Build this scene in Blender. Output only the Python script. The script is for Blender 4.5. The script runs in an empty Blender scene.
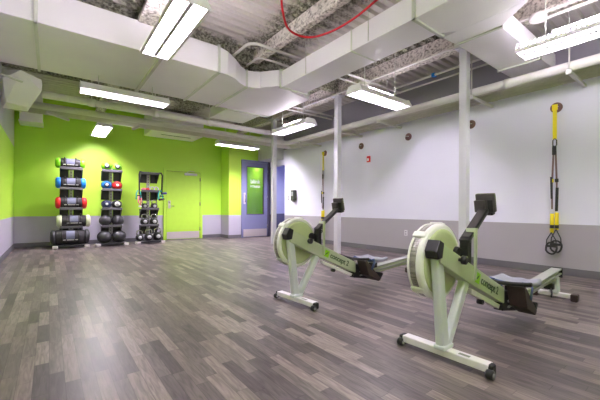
import bpy, bmesh, math, random
from mathutils import Matrix, Vector
random.seed(7)
C = bpy.context.scene.collection
PI = math.pi

# ------------------------------------------------------------------ materials
def lin(c):
    return tuple((x / 255 / 12.92) if x / 255 <= .04045 else ((x / 255 + .055) / 1.055) ** 2.4 for x in c)

def new_mat(name):
    m = bpy.data.materials.new(name); m.use_nodes = True
    nt = m.node_tree
    return m, nt, nt.nodes, nt.links, nt.nodes['Principled BSDF']

def N(nt, t, **kw):
    n = nt.nodes.new(t)
    for k, v in kw.items():
        if hasattr(n, k): setattr(n, k, v)
        else: n.inputs[k].default_value = v
    return n

def math_(nt, op, a, b=None, c=None):
    n = nt.nodes.new('ShaderNodeMath'); n.operation = op
    for i, x in enumerate((a, b, c)):
        if x is None: continue
        if isinstance(x, (int, float)): n.inputs[i].default_value = x
        else: nt.links.new(x, n.inputs[i])
    return n.outputs[0]

def mix(nt, fac, a, b):
    n = nt.nodes.new('ShaderNodeMix'); n.data_type = 'RGBA'
    for s, x in ((n.inputs[0], fac), (n.inputs[6], a), (n.inputs[7], b)):
        if isinstance(x, (int, float)): s.default_value = x
        elif isinstance(x, tuple): s.default_value = (*x[:3], 1)
        else: nt.links.new(x, s)
    return n.outputs[2]

def mat(name, rgb, rough=.5, metal=0., var=.06, scale=6., bump=0., bscale=60., spec=.5, coat=0.):
    m, nt, nd, lk, b = new_mat(name)
    col = lin(rgb)
    tc = N(nt, 'ShaderNodeTexCoord')
    nz = N(nt, 'ShaderNodeTexNoise'); nz.inputs['Scale'].default_value = scale; nz.inputs['Detail'].default_value = 3
    lk.new(tc.outputs['Object'], nz.inputs['Vector'])
    lo = tuple(x * (1 - var) for x in col); hi = tuple(min(1, x * (1 + var)) for x in col)
    lk.new(mix(nt, nz.outputs[0], lo, hi), b.inputs['Base Color'])
    b.inputs['Roughness'].default_value = rough; b.inputs['Metallic'].default_value = metal
    b.inputs['Specular IOR Level'].default_value = spec; b.inputs['Coat Weight'].default_value = coat
    if bump:
        n2 = N(nt, 'ShaderNodeTexNoise'); n2.inputs['Scale'].default_value = bscale; n2.inputs['Detail'].default_value = 4
        lk.new(tc.outputs['Object'], n2.inputs['Vector'])
        bp = N(nt, 'ShaderNodeBump'); bp.inputs['Strength'].default_value = bump; bp.inputs['Distance'].default_value = .02
        lk.new(n2.outputs[0], bp.inputs['Height']); lk.new(bp.outputs[0], b.inputs['Normal'])
    return m

def emit(name, rgb, s):
    m, nt, nd, lk, b = new_mat(name)
    b.inputs['Base Color'].default_value = (*lin((230, 230, 230)), 1)
    b.inputs['Emission Color'].default_value = (*lin(rgb), 1); b.inputs['Emission Strength'].default_value = s
    return m

def zoned(name, zones, rough=.5):
    """wall paint in horizontal bands: zones = [(z_from, rgb), ...] from the floor up"""
    m, nt, nd, lk, b = new_mat(name)
    g = N(nt, 'ShaderNodeNewGeometry'); sp = N(nt, 'ShaderNodeSeparateXYZ'); lk.new(g.outputs['Position'], sp.inputs[0])
    nz = N(nt, 'ShaderNodeTexNoise'); nz.inputs['Scale'].default_value = 1.3
    lk.new(g.outputs['Position'], nz.inputs['Vector'])
    col = lin(zones[0][1])
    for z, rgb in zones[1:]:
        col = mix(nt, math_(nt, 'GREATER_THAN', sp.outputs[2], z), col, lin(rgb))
    v = math_(nt, 'MULTIPLY_ADD', nz.outputs[0], .08, .96)
    hs = N(nt, 'ShaderNodeHueSaturation'); lk.new(col if not isinstance(col, tuple) else hs.inputs[0], hs.inputs['Color']) if not isinstance(col, tuple) else None
    if isinstance(col, tuple): hs.inputs['Color'].default_value = (*col, 1)
    lk.new(v, hs.inputs['Value']); lk.new(hs.outputs[0], b.inputs['Base Color'])
    b.inputs['Roughness'].default_value = rough
    n2 = N(nt, 'ShaderNodeTexNoise'); n2.inputs['Scale'].default_value = 90
    lk.new(g.outputs['Position'], n2.inputs['Vector'])
    bp = N(nt, 'ShaderNodeBump'); bp.inputs['Strength'].default_value = .06; bp.inputs['Distance'].default_value = .01
    lk.new(n2.outputs[0], bp.inputs['Height']); lk.new(bp.outputs[0], b.inputs['Normal'])
    return m

GREEN = (190, 234, 78); LAV = (186, 181, 199); GREY = (172, 167, 174); WHITE = (235, 234, 252)
M = {}
M['wall_left'] = zoned('green paint over lavender dado', [(0, LAV), (.727, GREEN), (2.33, (214, 213, 224))])
M['wall_back'] = zoned('green paint over grey dado', [(0, LAV), (.727, GREEN)])
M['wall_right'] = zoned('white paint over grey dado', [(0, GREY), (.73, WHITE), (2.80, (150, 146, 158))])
M['corridor'] = zoned('blue corridor paint', [(0, (92, 94, 130)), (.74, (176, 184, 226))])
M['green'] = mat('green paint', GREEN, .45)
M['duct'] = mat('white painted duct metal', (243, 239, 246), .42, var=.05, scale=2.5, bump=.05, bscale=7)
M['flange'] = mat('duct joint metal', (214, 216, 208), .4)
M['pipe'] = mat('white pipe paint', (222, 219, 216), .4, var=.05)
M['pipe_cream'] = mat('cream pipe paint', (196, 192, 184), .45, var=.1, scale=9)  # cream coat of the thinner pipes
M['strut'] = mat('painted steel strut', (205, 203, 198), .45)
M['column'] = mat('white painted column', (212, 212, 220), .38)
M['soffit'] = mat('light grey plaster', (200, 202, 200), .6)
M['base'] = mat('grey rubber skirting', (104, 102, 108), .5)
M['fix'] = mat('white enamel', (238, 236, 240), .3, var=.02)
M['spine'] = mat('grey light spine', (150, 148, 152), .4)
M['tube'] = emit('fluorescent tube', (252, 241, 255), 46)
M['tube_dim'] = emit('dimmed fluorescent tube', (250, 244, 255), 11)
M['tube_bright'] = emit('stronger fluorescent tube', (252, 241, 255), 118)  # strength raised to brighten the green back wall
M['tube_back'] = emit('brightest fluorescent tube', (252, 241, 255), 175)
M['tube_added'] = emit('added uplight tube', (252, 241, 255), 26)  # for the added top tubes that lift the deck's brightness
M['steel'] = mat('brushed steel', (214, 204, 208), .38, .45, var=.12, scale=40)
M['chrome'] = mat('chrome', (215, 215, 215), .18, 1.)
M['black'] = mat('black rubber', (26, 26, 28), .5)
M['blackgloss'] = mat('black plastic', (30, 30, 33), .3)
M['rack'] = mat('black powder coat', (38, 38, 42), .45)
M['racklip'] = mat('grey shelf lip', (92, 90, 96), .4)
M['upright'] = mat('silver upright', (176, 174, 180), .35, .3)
M['foot'] = mat('pale foot', (206, 200, 200), .4)
M['frame'] = mat('pale green grey enamel', (188, 197, 168), .32, var=.04)
M['legm'] = mat('silver grey enamel', (216, 219, 226), .3, var=.04)
M['housing'] = mat('flywheel cover plastic', (190, 198, 156), .35)
M['ring'] = mat('white plastic', (240, 239, 236), .35)
M['alu'] = mat('aluminium', (238, 234, 238), .38, .2)
M['railm'] = mat('dull rail metal', (172, 174, 170), .4, .3)
M['monitor'] = mat('dark grey plastic', (70, 66, 66), .45)
M['screen'] = mat('grey lcd', (90, 100, 90), .2)
M['seat'] = mat('grey blue moulded seat', (146, 148, 160), .4)
M['seatblue'] = mat('blue rubber edge', (66, 84, 132), .45)
M['board'] = mat('dark brown plastic', (66, 54, 48), .5)
M['decal'] = mat('dark green print', (58, 84, 52), .5)
M['decalgrey'] = mat('grey print', (140, 146, 132), .5)
M['logo'] = mat('bright green print', (150, 214, 30), .45)
M['yellow'] = mat('yellow webbing', (240, 222, 20), .6)
M['mauve'] = mat('grey mauve webbing', (120, 96, 100), .7)
M['red'] = mat('red plastic', (214, 40, 44), .4)
M['redcable'] = mat('red cable jacket', (200, 28, 40), .4)
M['whiteplate'] = mat('white wall plate', (226, 224, 228), .4)
M['greyplate'] = mat('grey wall plate', (150, 150, 156), .4)
M['anchor'] = mat('brown steel anchor', (112, 84, 80), .45, .4)
M['cloth'] = mat('black bag cloth', (44, 42, 46), .75, var=.25, scale=30, bump=.2, bscale=50)
M['patch'] = mat('slate patch', (104, 108, 132), .6)
M['mark'] = mat('white print', (228, 228, 228), .5)
M['doorblue'] = mat('slate blue door paint', (126, 128, 168), .4)
M['darkjamb'] = mat('dark frame metal', (74, 70, 92), .4)
M['seam'] = mat('dark green gap', (84, 120, 18), .6)
for nm, c in dict(lime=(126, 214, 20), blue=(24, 122, 214), crimson=(222, 36, 40), cream=(206, 212, 178), coal=(40, 40, 44), navy=(44, 54, 92), ball=(58, 58, 64), teal=(40, 190, 180), pink=(226, 120, 140), purple=(70, 66, 140), silver=(190, 190, 196)).items():
    M[nm] = mat(nm + ' rubber', c, .42, var=.12)

def band_mat():
    m, nt, nd, lk, b = new_mat('perforated steel band')
    tc = N(nt, 'ShaderNodeTexCoord')
    vo = N(nt, 'ShaderNodeTexVoronoi'); vo.inputs['Scale'].default_value = 130; vo.inputs['Randomness'].default_value = 0
    lk.new(tc.outputs['Object'], vo.inputs['Vector'])
    f = math_(nt, 'LESS_THAN', vo.outputs['Distance'], .33)
    lk.new(mix(nt, f, lin((168, 162, 162)), lin((52, 48, 48))), b.inputs['Base Color'])
    b.inputs['Roughness'].default_value = .4; b.inputs['Metallic'].default_value = .5
    return m
M['band'] = band_mat()

def glass_mat():
    m, nt, nd, lk, b = new_mat('door glass')
    b.inputs['Base Color'].default_value = (.86, .95, .9, 1)
    b.inputs['Roughness'].default_value = .02; b.inputs['Transmission Weight'].default_value = 1; b.inputs['IOR'].default_value = 1.45
    return m
M['glass'] = glass_mat()

def floor_mat():
    m, nt, nd, lk, b = new_mat('grey wood strip floor')
    g = N(nt, 'ShaderNodeNewGeometry'); sp = N(nt, 'ShaderNodeSeparateXYZ'); lk.new(g.outputs['Position'], sp.inputs[0])
    x, y = sp.outputs[0], sp.outputs[1]
    w = .069
    xs = math_(nt, 'DIVIDE', x, w)
    row = math_(nt, 'FLOOR', xs)
    wr = N(nt, 'ShaderNodeTexWhiteNoise'); wr.noise_dimensions = '1D'; lk.new(row, wr.inputs['W'])
    wr2 = N(nt, 'ShaderNodeTexWhiteNoise'); wr2.noise_dimensions = '1D'; lk.new(math_(nt, 'ADD', row, 77.3), wr2.inputs['W'])
    L = math_(nt, 'MULTIPLY_ADD', wr.outputs[0], .30, .36)
    yy = math_(nt, 'DIVIDE', math_(nt, 'MULTIPLY_ADD', wr2.outputs[0], 3., y), L)
    cell = math_(nt, 'FLOOR', yy)
    cv = N(nt, 'ShaderNodeCombineXYZ'); lk.new(row, cv.inputs[0]); lk.new(cell, cv.inputs[1])
    wn = N(nt, 'ShaderNodeTexWhiteNoise'); wn.noise_dimensions = '2D'; lk.new(cv.outputs[0], wn.inputs['Vector'])
    ramp = N(nt, 'ShaderNodeValToRGB'); e = ramp.color_ramp.elements
    e[0].position = 0; e[0].color = (*lin((76, 68, 69)), 1)
    e[1].position = 1; e[1].color = (*lin((136, 125, 120)), 1)
    for p, c in ((.25, (91, 82, 83)), (.6, (107, 97, 95)), (.85, (122, 111, 107))):
        k = e.new(p); k.color = (*lin(c), 1)
    lk.new(wn.outputs[0], ramp.inputs[0])
    # grain stretched along the boards, shifted from board to board
    gv = N(nt, 'ShaderNodeCombineXYZ')
    lk.new(math_(nt, 'MULTIPLY_ADD', x, 48, math_(nt, 'MULTIPLY', wn.outputs[0], 40)), gv.inputs[0])
    lk.new(math_(nt, 'MULTIPLY_ADD', y, 5, math_(nt, 'MULTIPLY', wr.outputs[0], 30)), gv.inputs[1])
    gn = N(nt, 'ShaderNodeTexNoise'); gn.inputs['Scale'].default_value = 1; gn.inputs['Detail'].default_value = 5; gn.inputs['Distortion'].default_value = 1.2
    lk.new(gv.outputs[0], gn.inputs['Vector'])
    grain = N(nt, 'ShaderNodeMapRange'); grain.inputs[1].default_value = .3; grain.inputs[2].default_value = .7; grain.inputs[3].default_value = .6; grain.inputs[4].default_value = 1.3
    lk.new(gn.outputs[0], grain.inputs[0])
    fx = math_(nt, 'FRACT', xs); fy = math_(nt, 'FRACT', yy)
    sx = math_(nt, 'LESS_THAN', math_(nt, 'ABSOLUTE', math_(nt, 'SUBTRACT', fx, .5)), .478)
    sy = math_(nt, 'GREATER_THAN', fy, .006)
    seam = math_(nt, 'MULTIPLY_ADD', math_(nt, 'MULTIPLY', sx, sy), .42, .58)
    hs = N(nt, 'ShaderNodeHueSaturation'); lk.new(ramp.outputs[0], hs.inputs['Color'])
    lk.new(math_(nt, 'MULTIPLY', grain.outputs[0], seam), hs.inputs['Value'])
    lk.new(hs.outputs[0], b.inputs['Base Color'])
    lk.new(math_(nt, 'MULTIPLY_ADD', gn.outputs[0], .08, .33), b.inputs['Roughness'])
    b.inputs['Specular IOR Level'].default_value = .3
    bp = N(nt, 'ShaderNodeBump'); bp.inputs['Strength'].default_value = .04; bp.inputs['Distance'].default_value = .002
    lk.new(gn.outputs[0], bp.inputs['Height']); lk.new(bp.outputs[0], b.inputs['Normal'])
    return m
M['floor'] = floor_mat()

def rough_spray(name, light, dark, thr=.5, sc=9.):
    """sprayed fireproofing: lumpy, mottled"""
    m, nt, nd, lk, b = new_mat(name)
    g = N(nt, 'ShaderNodeNewGeometry')
    n1 = N(nt, 'ShaderNodeTexNoise'); n1.inputs['Scale'].default_value = sc * 3; n1.inputs['Detail'].default_value = 6
    lk.new(g.outputs['Position'], n1.inputs['Vector'])
    f = N(nt, 'ShaderNodeMapRange'); f.inputs[1].default_value = thr - .12; f.inputs[2].default_value = thr + .12
    lk.new(n1.outputs[0], f.inputs[0])
    lk.new(mix(nt, f.outputs[0], lin(dark), lin(light)), b.inputs['Base Color'])
    b.inputs['Roughness'].default_value = .95
    bp = N(nt, 'ShaderNodeBump'); bp.inputs['Strength'].default_value = .9; bp.inputs['Distance'].default_value = .03
    lk.new(n1.outputs[0], bp.inputs['Height']); lk.new(bp.outputs[0], b.inputs['Normal'])
    return m
M['spray'] = rough_spray('fireproofing spray light', (228, 220, 214), (140, 132, 126), .43)
M['spraydark'] = rough_spray('fireproofing spray dark', (176, 174, 160), (96, 92, 84), .48)

def deck_mat():
    m, nt, nd, lk, b = new_mat('painted steel deck with overspray')
    g = N(nt, 'ShaderNodeNewGeometry'); sp = N(nt, 'ShaderNodeSeparateXYZ'); lk.new(g.outputs['Position'], sp.inputs[0])
    x, y = sp.outputs[0], sp.outputs[1]
    def near(v, c, r):
        return math_(nt, 'MULTIPLY', math_(nt, 'SUBTRACT', 1., math_(nt, 'DIVIDE', math_(nt, 'ABSOLUTE', math_(nt, 'SUBTRACT', v, c)), r)), 1.)
    d = near(x, 2.85, .75)
    for a, c, r in ((x, .95, .45), (x, 4.75, .42), (y, 4.95, .5), (y, 7.6, .8), (y, 2.3, .3)):
        d = math_(nt, 'MAXIMUM', d, near(a, c, r))
    d = math_(nt, 'MAXIMUM', d, 0.)
    n1 = N(nt, 'ShaderNodeTexNoise'); n1.inputs['Scale'].default_value = 5; n1.inputs['Detail'].default_value = 8; n1.inputs['Roughness'].default_value = .7
    lk.new(g.outputs['Position'], n1.inputs['Vector'])
    n2 = N(nt, 'ShaderNodeTexNoise'); n2.inputs['Scale'].default_value = 26; n2.inputs['Detail'].default_value = 5
    lk.new(g.outputs['Position'], n2.inputs['Vector'])
    f = N(nt, 'ShaderNodeMapRange'); f.inputs[1].default_value = .78; f.inputs[2].default_value = .96
    lk.new(math_(nt, 'ADD', math_(nt, 'MULTIPLY', d, .7), n1.outputs[0]), f.inputs[0])
    f2 = N(nt, 'ShaderNodeMapRange'); f2.inputs[1].default_value = .42; f2.inputs[2].default_value = .6
    lk.new(n2.outputs[0], f2.inputs[0])
    dirt = mix(nt, f2.outputs[0], lin((112, 108, 98)), lin((190, 188, 174)))
    lk.new(mix(nt, f.outputs[0], lin((212, 206, 202)), dirt), b.inputs['Base Color'])
    b.inputs['Roughness'].default_value = .6
    bp = N(nt, 'ShaderNodeBump'); bp.inputs['Distance'].default_value = .02
    lk.new(math_(nt, 'MULTIPLY', f.outputs[0], .9), bp.inputs['Strength'])
    lk.new(n2.outputs[0], bp.inputs['Height']); lk.new(bp.outputs[0], b.inputs['Normal'])
    return m
M['deck'] = deck_mat()

# ------------------------------------------------------------------ mesh builder
class MB:
    def __init__(s): s.v = []; s.f = []; s.sm = []
    def add(s, vs, fs, smooth=False, mx=None):
        o = len(s.v)
        s.v += [tuple(mx @ Vector(p)) if mx else tuple(p) for p in vs]
        s.f += [tuple(i + o for i in f) for f in fs]; s.sm += [smooth] * len(fs)
        return s
    def box(s, a, b, mx=None):
        (x0, y0, z0), (x1, y1, z1) = a, b
        vs = [(x, y, z) for z in (z0, z1) for y in (y0, y1) for x in (x0, x1)]
        return s.add(vs, [(0, 2, 3, 1), (4, 5, 7, 6), (0, 1, 5, 4), (2, 6, 7, 3), (0, 4, 6, 2), (1, 3, 7, 5)], mx=mx)
    def prism(s, poly, a, b, axis='z', mx=None, smooth=False):
        def P(p, h):
            return {'z': (p[0], p[1], h), 'y': (p[0], h, p[1]), 'x': (h, p[0], p[1])}[axis]
        n = len(poly)
        vs = [P(p, a) for p in poly] + [P(p, b) for p in poly]
        s.add(vs, [tuple(range(n))[::-1], tuple(range(n, 2 * n))], mx=mx)
        o = len(s.v) - 2 * n
        s.f += [(o + i, o + (i + 1) % n, o + n + (i + 1) % n, o + n + i) for i in range(n)]; s.sm += [smooth] * n
        return s
    def beam(s, p, q, w, h, w2=None, h2=None, up=(0, 0, 1)):
        """box bar from p to q, w across, h along 'up'"""
        p, q = Vector(p), Vector(q); t = (q - p).normalized(); u = Vector(up)
        r = t.cross(u).normalized(); u = r.cross(t).normalized()
        vs = []
        for c, ww, hh in ((p, w, h), (q, w2 or w, h2 or h)):
            vs += [c + r * a * ww / 2 + u * b * hh / 2 for a, b in ((-1, -1), (1, -1), (1, 1), (-1, 1))]
        return s.add(vs, [(3, 2, 1, 0), (4, 5, 6, 7)] + [(i, (i + 1) % 4, 4 + (i + 1) % 4, 4 + i) for i in range(4)])
    def tube(s, pts, r, n=10, closed=False, sx=1., up=None):
        P = [Vector(p) for p in pts]; vs = []; m = len(P)
        nrm = None
        for i, p in enumerate(P):
            if closed: t = P[(i + 1) % m] - P[i - 1]
            else: t = P[min(i + 1, m - 1)] - P[max(i - 1, 0)]
            t.normalize()
            if nrm is None:
                a = Vector(up) if up else (Vector((0, 0, 1)) if abs(t.z) < .9 else Vector((1, 0, 0)))
                nrm = (a - t * a.dot(t)).normalized()
            else:
                nrm = (nrm - t * nrm.dot(t)).normalized()
            bn = t.cross(nrm); rr = r[i] if isinstance(r, (list, tuple)) else r
            vs += [p + nrm * math.cos(2 * PI * k / n) * rr + bn * math.sin(2 * PI * k / n) * rr * sx for k in range(n)]
        fs = []
        for i in range(m if closed else m - 1):
            j = (i + 1) % m
            fs += [(i * n + k, i * n + (k + 1) % n, j * n + (k + 1) % n, j * n + k) for k in range(n)]
        s.add(vs, fs, True)
        if not closed:
            o = len(s.v) - len(vs)
            s.f += [tuple(o + k for k in range(n))[::-1], tuple(o + (m - 1) * n + k for k in range(n))]; s.sm += [False, False]
        return s
    def lathe(s, prof, n=32, mx=None, smooth=True):
        """prof of (radius, height) turned about local z"""
        vs = []
        for r, h in prof:
            vs += [(r * math.cos(2 * PI * k / n), r * math.sin(2 * PI * k / n), h) for k in range(n)]
        fs = [(i * n + k, i * n + (k + 1) % n, (i + 1) * n + (k + 1) % n, (i + 1) * n + k) for i in range(len(prof) - 1) for k in range(n)]
        o = len(s.v)
        s.add(vs, fs, smooth, mx)
        for i, rev in ((0, True), (len(prof) - 1, False)):
            if prof[i][0] > 1e-6:
                f = tuple(o + i * n + k for k in range(n)); s.f.append(f[::-1] if rev else f); s.sm.append(False)
        return s
    def ell(s, c, r, n=20, m=12, mx=None):
        T = Matrix.Translation(c) @ Matrix.Diagonal((r[0], r[1], r[2], 1))
        if mx: T = mx @ T
        return s.lathe([(max(1e-7, math.sin(PI * i / m)), -math.cos(PI * i / m)) for i in range(m + 1)], n, T)
    def build(s, name, m, parent=None, bevel=0., seg=2):
        me = bpy.data.meshes.new(name); me.from_pydata(s.v, [], s.f)
        for p, q in zip(me.polygons, s.sm): p.use_smooth = q
        bm = bmesh.new(); bm.from_mesh(me)
        bmesh.ops.remove_doubles(bm, verts=bm.verts, dist=1e-6)
        bmesh.ops.recalc_face_normals(bm, faces=bm.faces); bm.to_mesh(me); bm.free()
        me.materials.append(m)
        o = bpy.data.objects.new(name, me); C.objects.link(o)
        if parent: o.parent = parent
        if bevel:
            b = o.modifiers.new('bevel', 'BEVEL'); b.width = bevel; b.segments = seg; b.limit_method = 'ANGLE'; b.angle_limit = .6
        return o

def tag(o, label=None, cat=None, group=None, kind=None):
    if label: o['label'] = label
    if cat: o['category'] = cat
    if group: o['group'] = group
    if kind: o['kind'] = kind
    return o
def thing(name, label, cat, loc=(0, 0, 0), rz=0., group=None, kind=None):
    o = bpy.data.objects.new(name, None); C.objects.link(o); o.empty_display_size = .1
    o.location = loc; o.rotation_euler = (0, 0, rz)
    return tag(o, label, cat, group, kind)
def children(o): return [c for c in bpy.data.objects if c.parent == o]
def copy_tree(o, parent=None):
    c = o.copy(); C.objects.link(c)
    if parent: c.parent = parent
    for ch in children(o): copy_tree(ch, c)
    return c
def text_mesh(txt, size, mx, m, name, parent, extrude=.0008, align='LEFT', bold=0.):
    cu = bpy.data.curves.new('t', 'FONT'); cu.body = txt; cu.size = size; cu.extrude = extrude; cu.align_x = align; cu.offset = bold
    to = bpy.data.objects.new('t', cu); C.objects.link(to)
    dg = bpy.context.evaluated_depsgraph_get()
    me = bpy.data.meshes.new_from_object(to.evaluated_get(dg)); C.objects.unlink(to); bpy.data.objects.remove(to)
    me.name = name; me.materials.clear(); me.materials.append(m)
    me.transform(mx)
    o = bpy.data.objects.new(name, me); C.objects.link(o); o.parent = parent
    return o
def basis(right, up, nrm, loc):
    r, u, n = Vector(right), Vector(up), Vector(nrm)
    return Matrix(((r.x, u.x, n.x, loc[0]), (r.y, u.y, n.y, loc[1]), (r.z, u.z, n.z, loc[2]), (0, 0, 0, 1)))
ROTY = Matrix.Rotation(PI / 2, 4, 'Y'); ROTX = Matrix.Rotation(-PI / 2, 4, 'X')   # z->x ; z->y
T = Matrix.Translation

# ------------------------------------------------------------------ room   x = along the back wall, y = towards it
X0, X1, Y0, Y1 = -.66, 5.9, -.95, 10.0
CEIL = 3.57
def struct(name, mb, m, label, cat, **k):
    return tag(mb.build(name, m, **k), label, cat, kind='structure')

struct('floor', MB().box((X0 - .2, Y0 - .2, -.1), (9, 12, 0)), M['floor'], 'grey wood strip floor with narrow boards running to the green wall', 'floor')
mb = MB(); y = Y0; prof = []
while y < Y1 + .1:
    prof += [(y, CEIL), (y + .066, CEIL), (y + .084, CEIL + .045), (y + .136, CEIL + .045)]; y += .154
prof += [(y, CEIL + .2), (Y0, CEIL + .2)]
mb.prism(prof, X0 - .1, X1 + .1, 'x')
struct('ceiling', mb, M['deck'], 'corrugated steel deck ceiling, white paint with grey fireproofing overspray', 'ceiling')
struct('wall_left', MB().box((X0 - .15, Y0 - .15, 0), (X0, Y1 + .15, CEIL)), M['wall_left'], 'left wall, lavender dado below green paint and white top', 'wall')
mb = MB().box((X0, Y1, 0), (4.42, Y1 + .15, CEIL))
mb.box((4.42, 9.4, 0), (4.84, Y1 + .15, CEIL))
mb.box((4.84, 9.4, 2.5), (5.9, 9.5, CEIL))
struct('wall_back', mb, M['wall_back'], 'bright green back wall with grey dado and projecting pilaster beside the glass door', 'wall')
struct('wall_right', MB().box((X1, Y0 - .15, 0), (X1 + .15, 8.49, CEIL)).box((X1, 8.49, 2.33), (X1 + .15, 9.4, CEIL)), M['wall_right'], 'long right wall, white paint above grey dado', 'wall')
struct('wall_front', MB().box((X0, Y0 - .15, 0), (X1, Y0, CEIL)), M['wall_back'], 'green wall behind the viewer', 'wall')
# vestibule behind the glass door and the corridor past the opening
mb = MB().box((4.84, 11.2, 0), (5.98, 11.35, 2.9)).box((5.92, 9.52, 0), (5.98, 11.2, 2.9)).box((4.69, 10.15, 0), (4.84, 11.35, 2.9)).box((4.84, 9.5, 2.9), (5.98, 11.35, 3.0))
struct('wall_vestibule', mb, M['wall_back'], 'green lobby walls seen through the door glass', 'wall')
mb = MB().box((5.98, 10.7, 0), (8.6, 10.85, 2.9)).box((8.5, 7.5, 0), (8.6, 10.7, 2.9)).box((5.98, 9.4, 0), (6.05, 10.7, 2.9)).box((6.05, 7.5, 0), (8.6, 7.6, 2.9)).box((6.05, 7.5, 2.75), (8.6, 10.85, 2.9))
struct('wall_corridor', mb, M['corridor'], 'pale blue corridor wall through the opening by the far column', 'wall')
bh, bt = .105, .012
struct('baseboard_left', MB().box((X0, Y0, 0), (X0 + bt, Y1, bh)), M['base'], 'dark grey skirting at the foot of the left wall', 'baseboard')
struct('baseboard_right', MB().box((X1 - bt, Y0, 0), (X1, 8.49, bh)), M['base'], 'dark grey skirting at the foot of the white right wall', 'baseboard')
mb = MB().box((X0 + bt, Y1 - bt, 0), (2.63, Y1, bh)).box((3.80, Y1 - bt, 0), (4.42, Y1, bh)).box((4.42 - bt, 9.4 - bt, 0), (4.42, Y1 - bt, bh)).box((4.42, 9.4 - bt, 0), (4.84, 9.4, bh))
struct('baseboard_back', mb, M['base'], 'dark grey skirting along the green back wall and pilaster', 'baseboard')

# columns and beams
for x, y, lb in ((4.69, 7.25, 'far white steel column beside the glass door opening'), (4.77, 4.93, 'middle white steel column behind the far rowing machine monitor'), (4.78, 2.31, 'near white steel column behind the near rowing machine')):
    o = thing('column', lb, 'column', (x, y, 0), 0, 'white columns in a row', 'structure')
    MB().box((-.055, -.055, 0), (.055, .055, 3.29)).build('shaft', M['column'], o, .008)
    MB().box((-.1, -.1, 3.27), (.1, .1, 3.3)).build('cap_plate', M['column'], o)
def ibeam_y(x, y0, y1, zb, w, lab, m):
    mb = MB().prism([(x - w / 2, zb), (x + w / 2, zb), (x + w / 2, zb + .045), (x + .035, zb + .07), (x + .035, CEIL), (x - .035, CEIL), (x - .035, zb + .07), (x - w / 2, zb + .045)], y0, y1, 'y')
    return struct('beam', mb, m, lab, 'beam', bevel=.012)
ibeam_y(4.77, Y0, Y1, 3.30, .2, 'fireproofed ceiling beam running over the row of columns', M['spray'])
ibeam_y(2.72, Y0, 4.8, 3.36, .11, 'fireproofed ceiling beam beside the long white duct', M['spray'])
ibeam_y(.98, Y0, Y1, 3.31, .2, 'fireproofed ceiling beam above the near left light', M['spray'])
for yb, lb in ((4.95, 'dark mottled cross beam above the wide left duct'), (7.5, 'mottled cross beam above the pipes at the far end')):
    mb = MB().prism([(yb - .07, 3.36), (yb + .07, 3.36), (yb + .07, CEIL), (yb - .07, CEIL)], X0, X1, 'x')
    struct('beam', mb, M['spraydark'], lb, 'beam', bevel=.012)

# ------------------------------------------------------------------ doors
d = thing('door_1', 'green flush door with steel kick plate in the green wall', 'door', (2.63, Y1, 0), 0, None, 'structure')
W = 1.17
mb = MB().box((0, -.03, 0), (.075, .03, 2.11)).box((W - .075, -.03, 0), (W, .03, 2.11)).box((.075, -.03, 2.04), (W - .075, .03, 2.11))
mb.build('frame', M['green'], d, .004)
MB().box((.07, -.006, .008), (W - .07, .004, 2.045)).build('gap', M['seam'], d)
leaf = MB().box((.083, -.018, .012), (W - .083, .02, 2.03)).build('leaf', M['green'], d, .003)
tag(MB().box((.10, -.0215, .025), (W - .10, -.018, .235)).build('kick_plate', M['steel'], d), 'brushed steel kick plate')
k = tag(MB().box((.13, -.032, .93), (.20, -.018, 1.16)).build('lock_plate', M['steel'], d, .004), 'steel lock plate')
MB().tube([(.165, -.03, 1.0), (.165, -.075, 1.0), (.29, -.078, 1.0)], .011).build('lever', M['chrome'], k)
MB().lathe([(.02, 0), (.02, .02), (.012, .026)], 16, T((.165, -.032, 1.1)) @ Matrix.Rotation(PI / 2, 4, 'X')).build('keypad', M['chrome'], k)
k = tag(MB().box((.60, -.085, 1.935), (.98, -.018, 2.0)).build('door_closer', M['ring'], d, .008), 'white door closer')
MB().beam((.66, -.05, 2.01), (.76, -.07, 2.07), .02, .012).beam((.76, -.07, 2.07), (.9, -.04, 2.06), .02, .012).build('closer_arm', M['steel'], k)
for z in (.25, 1.02, 1.78):
    MB().tube([(W - .08, -.026, z), (W - .08, -.026, z + .11)], .012).build('hinge', M['darkjamb'], d)

d = thing('door_2', 'slate blue door with tall glass panel and white lettering', 'door', (4.84, 9.4, 0), 0, None, 'structure')
W = 1.0
mb = MB().box((0, -.05, 0), (.05, .05, 2.5)).box((.05, -.05, 2.44), (W, .05, 2.5))
mb.build('frame', M['doorblue'], d, .004)
tag(MB().box((W - .03, -.06, 0), (1.05, .06, 2.5)).build('jamb', M['darkjamb'], d, .004), 'dark hinge side jamb')
x0, x1, z0, z1 = .055, W - .035, .015, 2.435
gx0, gx1, gz0, gz1 = x0 + .13, x1 - .13, .74, 2.30
mb = MB().box((x0, -.025, z0), (gx0, .025, z1)).box((gx1, -.025, z0), (x1, .025, z1)).box((gx0, -.025, z0), (gx1, .025, gz0)).box((gx0, -.025, gz1), (gx1, .025, z1))
mb.build('leaf', M['doorblue'], d)
mb = MB()
for a, b in (((gx0, gz0), (gx1, gz0 + .02)), ((gx0, gz1 - .02), (gx1, gz1)), ((gx0, gz0), (gx0 + .02, gz1)), ((gx1 - .02, gz0), (gx1, gz1))):
    mb.box((a[0], -.032, a[1]), (b[0], .032, b[1]))
mb.build('glass_bead', M['darkjamb'], d)
gl = tag(MB().box((gx0, -.004, gz0), (gx1, .004, gz1)).build('glass', M['glass'], d), 'clear glass panel')
gc = (gx0 + gx1) / 2
RX = lambda x, y, z: basis((1, 0, 0), (0, 0, 1), (0, -1, 0), (x, y, z))
text_mesh('blink', .19, RX(gc, -.008, 1.76), M['mark'], 'lettering', gl, align='CENTER', bold=.004)
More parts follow.
